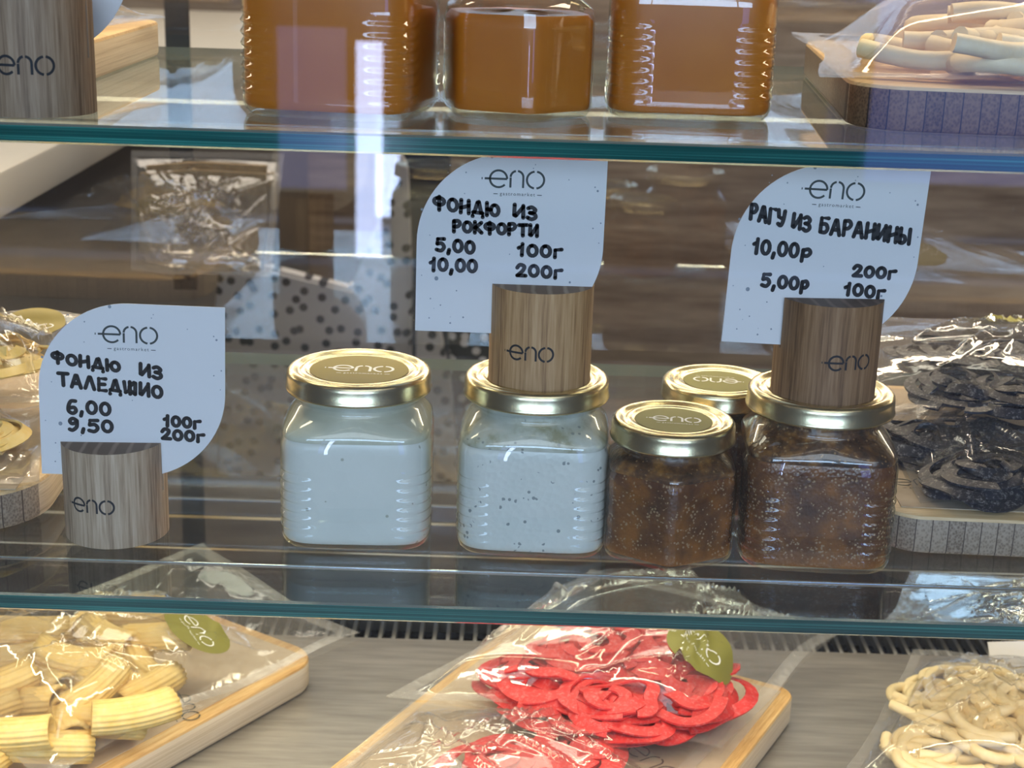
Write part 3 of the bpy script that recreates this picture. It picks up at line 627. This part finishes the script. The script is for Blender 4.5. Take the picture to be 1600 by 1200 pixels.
M_yel = pasta_mat('yellow_pasta', (0.78, 0.54, 0.15), (0.88, 0.68, 0.28), (0.5, 0.9, 0.3))
M_crm = pasta_mat('cream_pasta', (0.78, 0.62, 0.32), (0.86, 0.74, 0.46), (0.5, 0.9, 0.3))
M_blk = pasta_mat('black_pasta', (0.010, 0.011, 0.018), (0.025, 0.027, 0.040), (0.52, 0.75, 0.55))
def nest(name, loc, R, H, width, thick, count, mat, label, group, seed, squash=0.75):
    rr = random.Random(seed); ps = []
    for i in range(count):
        r0 = R*rr.uniform(0.25, 1.0); a0 = rr.uniform(0, 6.28); span = rr.uniform(3.0, 5.6); cx, cy = rr.uniform(-.25, .25)*R, rr.uniform(-.2, .2)*R
        z0 = H*(i/count)*0.85+width*.3; ph = rr.uniform(0, 6.28); k = 34; amp = rr.uniform(.06, .22)
        path = []
        for j in range(k):
            a = a0+span*j/(k-1); r = r0*(1+amp*math.sin(3.1*a+ph)); z_ = max(width*.4, z0*(1-.25*(r0/R)**2)+H*.10*math.sin(1.7*a+ph))
            path.append((cx+r*math.cos(a), cy+squash*r*math.sin(a), z_))
        tl = rr.uniform(.0, .75)
        def up(j, tl=tl, path=path):
            p = Vector(path[j]); rad = Vector((p.x, p.y, 0)).normalized() if (abs(p.x)+abs(p.y)) > 1e-5 else Vector((1, 0, 0))
            return (Vector((0, 0, 1))*math.cos(tl)+rad*math.sin(tl)).normalized()
        ps.append(sweep(path, [(-width/2, -thick/2), (width/2, -thick/2), (width/2, thick/2), (-width/2, thick/2)], up))
    v, f, _ = join(*ps); o = mesh(name, v, f, mat, None, smooth=50, loc=loc, rot=(0, 0, rr.uniform(0, 3)))
    tag(o, label, 'pasta', group); return o
def ribbed_tube(kind=0):
    r, rin, Ln = .0100, .0076, .046; n = 72; k = 9; bend = .9 if kind == 0 else .5
    outer, inner = [], []
    for j in range(k):
        t = j/(k-1)-.5; a = t*bend; Rb = Ln/bend; c = Vector((Rb*math.sin(a), Rb*(1-math.cos(a))-.002, 0)); tx = Vector((math.cos(a), math.sin(a), 0)); nx = Vector((-math.sin(a), math.cos(a), 0))
        sl = 0.004*(2*t) if kind == 0 else 0
        def ringp(rad, rib):
            return [tuple(c+nx*((rad+(rib*math.sin(math.pi/2*i)))*math.cos(2*math.pi*i/n))+Vector((0, 0, 1))*((rad+(rib*math.sin(math.pi/2*i)))*math.sin(2*math.pi*i/n)*.88)+tx*(sl*math.cos(2*math.pi*i/n))) for i in range(n)]
        outer.append(ringp(r, .00050)); inner.append(ringp(rin, 0))
    rings = outer+inner[::-1]; v, f = loft(rings, False, False)
    m_ = len(rings)
    for i in range(n): j = (i+1) % n; f.append(((m_-1)*n+i, (m_-1)*n+j, j, i))
    return v, f

# ------------------------------------------------------------------ clear bags
class Bag:
    def __init__(s, corners, bumps, seed, amp=.0007, folds=22, foldamp=.0045, nf=26):
        s.c = [np.array(c, float) for c in corners]; s.b = bumps; r = np.random.RandomState(seed)
        s.ph = seed*1.3; s.pts = r.rand(nf, 2); s.amp = amp; s.folds = []
        for i in range(folds):
            p = r.rand(2)*.9+.05; c = np.array([.5, .5])+r.randn(2)*.22; d = c-p; s.folds.append((p, d/np.linalg.norm(d), np.linalg.norm(d)*r.uniform(.6, 1.7), r.uniform(.009, .022), foldamp*r.uniform(.4, 1)))
    def warp(s, u, v):
        U = .5+(u-.5)*(1-.05*np.sin(np.pi*v))+.007*np.sin(9*v+s.ph); V = .5+(v-.5)*(1-.06*np.sin(np.pi*u))+.009*np.sin(8*u+1.7*s.ph)
        return U, V
    def P(s, u, v, off=0):
        u = np.asarray(u, float); v = np.asarray(v, float); c = s.c; U, V = s.warp(u, v)
        p = (c[0][None]*((1-U)*(1-V))[:, None]+c[1][None]*(U*(1-V))[:, None]+c[2][None]*(U*V)[:, None]+c[3][None]*((1-U)*V)[:, None])
        e = np.minimum(np.minimum(u, 1-u), np.minimum(v, 1-v)); env = np.clip((e-.035)/.10, 0, 1); env = env*env*(3-2*env)
        h = .0012+0*u
        bm_ = 0*u
        for (bu, bv, ru, rv, hh) in s.b:
            q = ((u-bu)/ru)**2+((v-bv)/rv)**2; bm_ = np.maximum(bm_, hh*np.clip(1-q, 0, None)**.42)
        bm2 = 0*u
        for (bu, bv, ru, rv, hh) in s.b:
            q = ((u-bu)/(ru*1.5))**2+((v-bv)/(rv*1.5))**2; bm2 = np.maximum(bm2, hh*.9*np.clip(1-q, 0, None))
        h = h+np.maximum(bm_, bm2)*env+.0022*(1-env)*np.clip(np.sin(11*u+s.ph)+np.sin(9*v+2*s.ph), 0, None)
        d = np.full(u.shape, 9.0)
        for q in s.pts: d = np.minimum(d, (u-q[0])**2+(v-q[1])**2)
        h = h+s.amp*(np.sqrt(d)*9-1)*env
        for (p0, dd, ln, wd, am) in s.folds:
            x = (u-p0[0])*dd[0]+(v-p0[1])*dd[1]; y = np.abs(-(u-p0[0])*dd[1]+(v-p0[1])*dd[0]); win = np.clip(np.minimum(x/.08, (ln-x)/.12), 0, 1)
            h = h+am*np.clip(1-y/wd, 0, None)*win*env
        p[:, 2] += np.maximum(h, 0.0008)+off; return p
    def base(s, u, v):
        u, v = s.warp(u, v); c = s.c; return c[0]*(1-u)*(1-v)+c[1]*u*(1-v)+c[2]*u*v+c[3]*(1-u)*v
def make_bag(B, label, sticker=None, n=84, film=None, group='clear pasta bags'):
    c0 = sum(B.c)/4; t = empty('pasta_bag', tuple(c0), 0, label, 'bag', group)
    g = np.linspace(0, 1, n); U, V = np.meshgrid(g, g); u, v = U.ravel(), V.ravel()
    top = B.P(u, v)-c0
    m2 = 24; g2 = np.linspace(0, 1, m2); U2, V2 = np.meshgrid(g2, g2)
    bot = np.array([B.base(a, b) for a, b in zip(U2.ravel(), V2.ravel())])-c0+np.array([0, 0, .0003])
    fs = []; seal = []
    for j in range(n-1):
        for i in range(n-1):
            f = (j*n+i, j*n+i+1, (j+1)*n+i+1, (j+1)*n+i)
            e = min(g[i], 1-g[i+1], g[j], 1-g[j+1]); (seal if e < .038 else fs).append(f)
    nb = n*n; fb = [(nb+j*m2+i, nb+(j+1)*m2+i, nb+(j+1)*m2+i+1, nb+j*m2+i+1) for j in range(m2-1) for i in range(m2-1)]
    mesh('film', list(map(tuple, top))+list(map(tuple, bot)), fs+fb, film or M_film, t, smooth=180)
    used = sorted({i for f in seal for i in f}); mp = {a: k_ for k_, a in enumerate(used)}
    mesh('seal_strip', [tuple(top[a]) for a in used], [tuple(mp[i] for i in f) for f in seal], M_seal, t, smooth=180)
    if sticker:
        su, sv, size, rot, sm = sticker
        if su > 1:      # given as the point of the picture it covers: look up where on the film that is
            q = B.P(u, v); dr = at(su, sv, Y=1)-camo.location; dr = np.array(dr/dr.length); w_ = q-np.array(camo.location)
            k_ = int(np.argmin(np.linalg.norm(w_-np.outer(w_@dr, dr), axis=1))); su, sv = float(u[k_]), float(v[k_])
        ju = (B.c[1]-B.c[0])*(1-sv)+(B.c[2]-B.c[3])*sv; jv = (B.c[3]-B.c[0])*(1-su)+(B.c[2]-B.c[1])*su
        Ji = np.linalg.inv(np.array([[ju[0], jv[0]], [ju[1], jv[1]]]))
        def fn(x, y, off=.0008):
            d = Ji@np.array([x, y]); return tuple((B.P([su+d[0]], [sv+d[1]], off)-c0)[0])
        vs, ff = [], []; nr, na = 6, 36
        for k_ in range(nr+1):
            for a in range(na): r_ = size*k_/nr; vs.append(fn(r_*math.cos(2*math.pi*a/na), r_*math.sin(2*math.pi*a/na)))
        for k_ in range(nr):
            for a in range(na): b2_ = (a+1) % na; ff.append((k_*na+a, k_*na+b2_, (k_+1)*na+b2_, (k_+1)*na+a))
        lm = logo_mesh(0, 0, size*.2, lambda x, y: fn(x, y, .0012), .2, True, rot)
        v_, f_, mi = join((vs, ff, 0), (lm[0], lm[1], 1)); mesh('label', v_, f_, [sm, M_white], t, mi, smooth=180)
    return t
A = lambda px, py, z: tuple(at(px, py, z=z))
# deck: ribbed tubes
c_r, c_t, c_b = A(566, 1000, .951), A(318, 852, .985), A(70, 1222, .957)
c_l = tuple(np.array(c_t)+np.array(c_b)-np.array(c_r))
BG1 = Bag([c_b, c_r, c_t, c_l], [(.25, .45, .36, .44, .036)], 3)
make_bag(BG1, 'clear bag of pale yellow ribbed tubes with an oval olive label', (308, 985, .021, math.radians(-42), M_olive2))
tv = [ribbed_tube(0), ribbed_tube(1)]; tm = []
rr = random.Random(21); first = [None, None]
spots = []
for px, py, a in ((60, 1000, 10), (150, 985, 60), (215, 975, 10), (255, 1010, -12), (20, 1045, -20), (80, 1075, -35), (125, 1045, -15), (185, 1040, 20), (50, 1110, -30), (30, 1160, -15), (90, 1180, 20),
                  (120, 1140, -70), (160, 1090, 55), (200, 1085, 5), (235, 1060, -55), (220, 1125, 25), (245, 1090, 50), (170, 1140, 5), (5, 1085, 40), (110, 1010, 40), (-20, 1130, 20), (180, 1010, -40), (-25, 1040, 60), (0, 1190, 70)):
    spots.append((px, py, a))
for i, (px, py, a) in enumerate(spots):
    layer = .962 if i % 3 else .972
    p = at(px-12, py-14, z=layer); k_ = i % 2
    if first[k_] is None:
        o = mesh('ribbed_pasta_tube', tv[k_][0], tv[k_][1], M_yel, None, smooth=180); first[k_] = o
    else: o = first[k_].copy(); col.objects.link(o)
    o.location = p; o.rotation_euler = (rr.uniform(-.5, .5), rr.uniform(-.22, .22), math.radians(a)+rr.uniform(-.2, .2))
    tag(o, 'pale yellow ribbed pasta tube inside the clear bag on the steel deck', 'pasta', 'ribbed tubes in the bag')
# deck: red ribbons, two bags
g_ = 'red pasta nests in the clear bags'
for i, (px, py, z_, R_, H_) in enumerate(((845, 1082, .958, .036, .022), (960, 1125, .958, .036, .022), (1080, 1105, .958, .033, .020), (930, 1040, .960, .036, .026), (1045, 1050, .960, .036, .024))):
    p = at(px-6, py-20, z=z_+H_*.5); p.z = z_
    nest('red_pasta_nest', p, R_, H_, .0080, .0012, 26, M_red, ['red ribbon nest at the pointed end of the upper bag', 'red ribbon nest at the front middle of the upper bag', 'red ribbon nest at the front right of the upper bag',
         'red ribbon nest at the back of the upper bag', 'red ribbon nest below the olive label of the upper bag'][i], g_, 40+i)
for i, (px, py, R_) in enumerate(((790, 1200, .036), (900, 1190, .036), (840, 1290, .036))):
    p = at(px, py, z=.955); p.z = .9475
    nest('red_pasta_nest', p, R_, .016, .011, .0012, 15, M_red, ['red ribbon nest in the lower bag, cut by the bottom of the picture', 'red ribbon nest in the lower bag beneath the upper bag', 'red ribbon nest in the lower bag, nearest the viewer'][i], g_, 60+i)
BG2 = Bag([A(608, 1090, .962), A(1128, 1182, .952), A(1328, 978, .952), A(925, 890, .972)], [(.42, .50, .40, .44, .038), (.70, .42, .28, .40, .036)], 8, folds=16, foldamp=.006)
make_bag(BG2, 'clear bag of red ribbon pasta with an olive label, on top of another bag', (1092, 1006, .021, math.radians(-46), M_olive2))
BG3 = Bag([A(400, 1290, .948), A(1000, 1340, .948), A(1150, 1130, .9495), A(640, 1100, .9495)], [(.45, .5, .34, .40, .022)], 15)
make_bag(BG3, 'clear bag of red ribbon pasta lying underneath, half cut off by the picture')
# deck: noodles at the right
BG4 = Bag([A(1310, 1215, .949), A(1760, 1290, .949), A(1760, 1060, .955), A(1425, 1018, .951)], [(.52, .45, .42, .46, .030)], 19)
make_bag(BG4, 'clear bag of cream noodles at the right end of the steel deck')
BG5 = Bag([A(1370, 985, .946), A(1720, 1010, .946), A(1760, 905, .985), A(1420, 895, .985)], [], 23)
make_bag(BG5, 'empty-looking clear bag end lying behind the cream noodles')
def noodle_pile(name, B, ru, rv, cu, cv, count, rad, zspan, length, mat, label, group, seed, curl=1.0, flat=1.0):
    r = random.Random(seed)
    for i in range(count):
        u = cu+ru*r.uniform(-1, 1); v_ = cv+rv*r.uniform(-1, 1); p = Vector(B.base(u, v_)); q = ((u-cu)/(ru*1.3))**2+((v_-cv)/(rv*1.3))**2
        h = r.uniform(0, 1)*zspan*max(.15, 1-q); a = r.uniform(0, 6.28); cur = r.uniform(-1, 1)*curl/length*2; k_ = 13; path = []; x, y = 0, 0; ph = r.uniform(0, 6)
        for j in range(k_):
            path.append((x, y, rad+h*.0+rad*.5*math.sin(ph+j*.5))); x += math.cos(a)*length/(k_-1); y += math.sin(a)*length/(k_-1); a += cur*length/(k_-1)*2
        mx_, my_ = x/2, y/2; path = [(a_-mx_, b_-my_, c_) for a_, b_, c_ in path]
        n = 10; v, f = sweep(path, [(rad*math.cos(2*math.pi*t/n), rad*flat*math.sin(2*math.pi*t/n)) for t in range(n)])
        o = mesh(name, v, f, mat, None, smooth=60, loc=(p.x, p.y, p.z+.0012+h)); tag(o, label, 'pasta', group)
noodle_pile('cream_noodle', BG4, .32, .30, .52, .42, 120, .0032, .020, .065, M_crm, 'cream noodle among many inside the clear bag at the right of the deck', 'cream noodles in the deck bag', 5, 1.5)
# middle shelf, right: black pasta
BG6 = Bag([A(1436, 786, ZM+.0215), A(1730, 800, ZM+.0215), A(1760, 650, ZM+.0215), A(1345, 645, ZM+.0215)], [(.55, .52, .42, .44, .026)], 31)
make_bag(BG6, 'clear bag of black pasta lying directly on the striped board')
BG7 = Bag([A(1330, 655, ZM+.046), A(1740, 662, ZM+.046), A(1770, 505, ZM+.052), A(1190, 490, ZM+.052)], [(.50, .40, .42, .40, .021)], 37, folds=11, foldamp=.005)
make_bag(BG7, 'clear bag of black pasta lying on top of the other black bag', (1560, 489, .021, math.radians(-4), M_olive2))
for i, (px, py, zz) in enumerate(((1530, 745, ZM+.022), (1640, 745, ZM+.022), (1560, 680, ZM+.022), (1455, 690, ZM+.022), (1500, 600, ZM+.049), (1590, 610, ZM+.049), (1480, 550, ZM+.048), (1600, 550, ZM+.048))):
    p = at(px, py, z=zz+.008); p.z = zz
    nest('black_pasta_nest', p, .030, (.017 if i < 4 else .011), .006, .0012, 20, M_blk, ['black nest at the front of the lower black bag, in its middle', 'black nest at the front of the lower black bag, cut by the picture edge', 'black nest at the back of the lower black bag', 'black nest of the lower black bag nearest the large stew jar', 'black nest at the front of the upper black bag, nearer the stew jar', 'black nest at the front of the upper black bag, by the picture edge', 'black nest at the back of the upper black bag, nearer the dark oak block', 'black nest at the back of the upper black bag, under the olive label'][i], 'black pasta nests in the lower bag' if i < 4 else 'black pasta nests in the upper bag', 80+i)
# middle shelf, left: pale pasta
BG8 = Bag([A(-260, 770, ZM+.0215), A(62, 760, ZM+.0215), A(100, 640, ZM+.0215), A(-240, 640, ZM+.0215)], [(.35, .5, .36, .40, .026)], 41)
make_bag(BG8, 'clear bag with pale contents flat on the speckled board')
BG9 = Bag([A(-260, 650, ZM+.042), A(92, 632, ZM+.042), A(150, 500, ZM+.055), A(-250, 480, ZM+.055)], [(.48, .42, .34, .34, .026)], 43, folds=20, foldamp=.006)
make_bag(BG9, 'clear bag of yellow pasta topmost on the speckled board', (.75, .84, .021, 0, M_olive))
for i, (px, py, zz) in enumerate(((-40, 690, ZM+.022), (-90, 570, ZM+.049), (10, 560, ZM+.049))):
    p = at(px, py, z=zz+.006); p.z = zz
    nest('yellow_pasta_nest', p, .028, .015, .006, .0012, 18, M_yel, ['yellow pasta nest in the bag flat on the speckled board', 'yellow pasta nest in the topmost bag, farther from the card', 'yellow pasta nest in the topmost bag, nearest the card'][i], 'yellow pasta nests', 95+i)
# upper shelf
BG10 = Bag([(.128, .668, ZT+.0225), (.42, .640, ZT+.0215), (.43, .86, ZT+.024), (.15, .88, ZT+.026)], [(.52, .44, .46, .46, .048)], 51, folds=12, foldamp=.006)
make_bag(BG10, 'clear bag of thick cream noodles on the dark-edged board')
noodle_pile('thick_noodle', BG10, .32, .30, .50, .36, 64, .0043, .033, .080, M_crm, 'thick cream noodle inside the clear bag on the upper shelf', 'thick noodles in the upper bag', 9, 1.2)
BG11 = Bag([(-.40, .73, ZT+.0215), (-.222, .745, ZT+.0215), (-.203, .895, ZT+.0235), (-.38, .91, ZT+.0235)], [(.5, .5, .44, .44, .028)], 53, folds=8)
make_bag(BG11, 'clear bag of cream noodles on the pale board behind the plain card')
noodle_pile('flat_noodle', BG11, .28, .28, .52, .5, 40, .0028, .016, .05, M_crm, 'cream noodle inside the bag on the pale upper board', 'cream noodles on the upper pale board', 13, 1.2)
# blank card lying at the right end of the deck
p = at(1588, 1032, z=.96)
o = box('blank_card', (-.012, -.0003, 0), (.03, .0003, .03), M_paper, None, 0, p-Vector((0, 0, .02)), (math.radians(-35), 0, math.radians(8))); tag(o, 'blank white card corner sticking up behind the cream noodle bag', 'card')

# ------------------------------------------------------------------ behind the rear glass: bags, cloths and packet stand in for reflections
def prism(name, pts, Y, depth, mat, label=None, cat=None, group=None, parent=None, bev=.004):
    ps = [at(px, py, Y=Y) for px, py in pts]; c = sum(ps, Vector())/len(ps)
    bm = bmesh.new(); vs = [bm.verts.new(p-c) for p in ps]; f = bm.faces.new(vs)
    r = bmesh.ops.extrude_face_region(bm, geom=[f]); ev = [g for g in r['geom'] if isinstance(g, bmesh.types.BMVert)]
    for v in ev: v.co.y += depth
    if bev: bmesh.ops.bevel(bm, geom=list(bm.edges), offset=bev, segments=2, affect='EDGES')
    o = frombm(name, bm, mat, parent, 40, loc=None if parent else c)
    if parent: o.location = c-parent.location
    if label: tag(o, label, cat, group)
    return o
M_dotw = dots('dotted_cloth', (0.46, 0.45, 0.45), (0.02, 0.022, 0.03), 46, 0.25)
M_dotb = dots('dotted_cloth_dark', (0.012, 0.013, 0.02), (0.65, 0.65, 0.66), 50, 0.26)
M_navy = pr('navy_cloth', (0.015, 0.022, 0.05), 0.8)
bc = box('back_counter', (-0.385, 1.72, 0), (0.9, 2.45, at(640, 801, Y=1.90).z-.003), wood('counter_wood', (0.10, 0.06, 0.035), (0.15, 0.095, 0.06), (0.2, 0.13, 0.08), (0.2, 1, 3), 12), None, .004); tag(bc, 'brown wooden counter behind the display case carrying the dotted tote', 'counter')
prism('tote_bag', [(342, 398), (440, 425), (548, 452), (580, 372), (608, 290), (622, 236), (636, 262), (642, 420), (640, 800), (342, 800), (334, 500)], 1.90, .03, M_dotw, 'white cloth tote bag with small black dots, solid stand-in for a reflection in the glass', 'bag')
prism('navy_clothing', [(630, 180), (700, 180), (700, 736), (636, 736)], 2.0, .08, M_navy, 'dark navy cloth shape standing in for reflected clothing beside the dotted tote', 'bag')
prism('dotted_scarf', [(690, 330), (800, 330), (790, 800), (720, 800), (706, 620)], 1.86, .05, M_dotb, 'black cloth with white dots behind the tan oak block', 'cloth')
prism('cloth_strip', [(650, 500), (684, 500), (706, 620), (716, 800), (648, 800)], 1.80, .03, M_dotw, 'narrow strip of white black-dotted cloth behind the gap between the white jars', 'cloth')
# white counter running away at the left
wc = empty('side_counter', (-.5, 1.4, 0), 0, 'white-topped side counter running away behind the case at the left edge', 'counter')
pe = at(0, 345, Y=1.12)
wt = box('counter_top', (pe.x-.45+.5, 1.10-1.4, pe.z), (pe.x+.5, 3.0-1.4, pe.z+.035), pr('white_top', (0.62, 0.60, 0.54), 0.35), wc, .004)
box('counter_body', (pe.x-.45+.5, 1.12-1.4, 0), (pe.x-.03+.5, 3.0-1.4, pe.z), pr('grey_body', (0.10, 0.095, 0.09), 0.6), wc, .002)
# crinkled packet on a dark strap, stand-in for a reflected bag
hr = box('hanging_rail', (-.95, 1.385, 1.62), (.8, 1.40, 1.635), M_track, None, .002); tag(hr, 'metal hanging rail behind the case above the picture', 'rail')
for sx in (-.79, .78): pass
ps = box('rail_post', (-.95, 1.385, 0), (-.935, 1.40, 1.62), M_track, None, .001); ps.parent = hr
ps = box('rail_post', (.785, 1.385, 0), (.8, 1.40, 1.62), M_track, None, .001); ps.parent = hr
a_ = at(288, 455, Y=1.40); b_ = Vector((a_.x-.006, 1.40, 1.622))
st = box('dark_strap', (-.011, -.002, a_.z-1.4), (.011, .002, 1.622-1.4), pr('strap_black', (0.02, 0.022, 0.028), 0.6), None, .001, (a_.x, 1.407, 1.4)); tag(st, 'dark strap hanging straight down behind the crinkled packet', 'strap')
q = [at(205, 420, Y=1.30), at(425, 430, Y=1.30), at(445, 240, Y=1.37), at(205, 235, Y=1.37)]
M_tan = pasta_mat('tan_contents', (0.25, 0.17, 0.09), (0.36, 0.27, 0.15))
BG12 = Bag([tuple(x) for x in q], [], 71, amp=.002, folds=26, foldamp=.012, nf=50)
# packet hangs: creases push towards the viewer, so swap the lift axis from z to -y
_P = BG12.P
def P2(u, v, off=0):
    p = _P(u, v, off); u = np.asarray(u, float); v = np.asarray(v, float); c = np.array(BG12.c)
    b = (c[0][None]*((1-u)*(1-v))[:, None]+c[1][None]*(u*(1-v))[:, None]+c[2][None]*(u*v)[:, None]+c[3][None]*((1-u)*v)[:, None])
    l = p[:, 2]-b[:, 2]; bulge = .022*np.clip(1-((u-.5)/.5)**4, 0, 1)*np.clip(1-((v-.45)/.48)**4, 0, 1)
    b[:, 1] -= l+bulge; return b
BG12.P = P2
pk = make_bag(BG12, 'crinkled clear packet of tan food standing in for a reflected pasta bag'); pk.name = 'hanging_packet'
prism('packet_filling', [(215, 410), (330, 428), (418, 425), (430, 330), (425, 262), (300, 255), (215, 262)], 1.345, .02, M_tan, 'tan filling inside the crinkled hanging packet', 'food', bev=.006)
# dim blurred board and objects seen past it
#prism('leaning_board', [(425, 440), (470, 370), (472, 322), (432, 345), (418, 380)], 1.45, .02, M_b_top, 'small bamboo board end blurred beside the hanging packet', 'board')
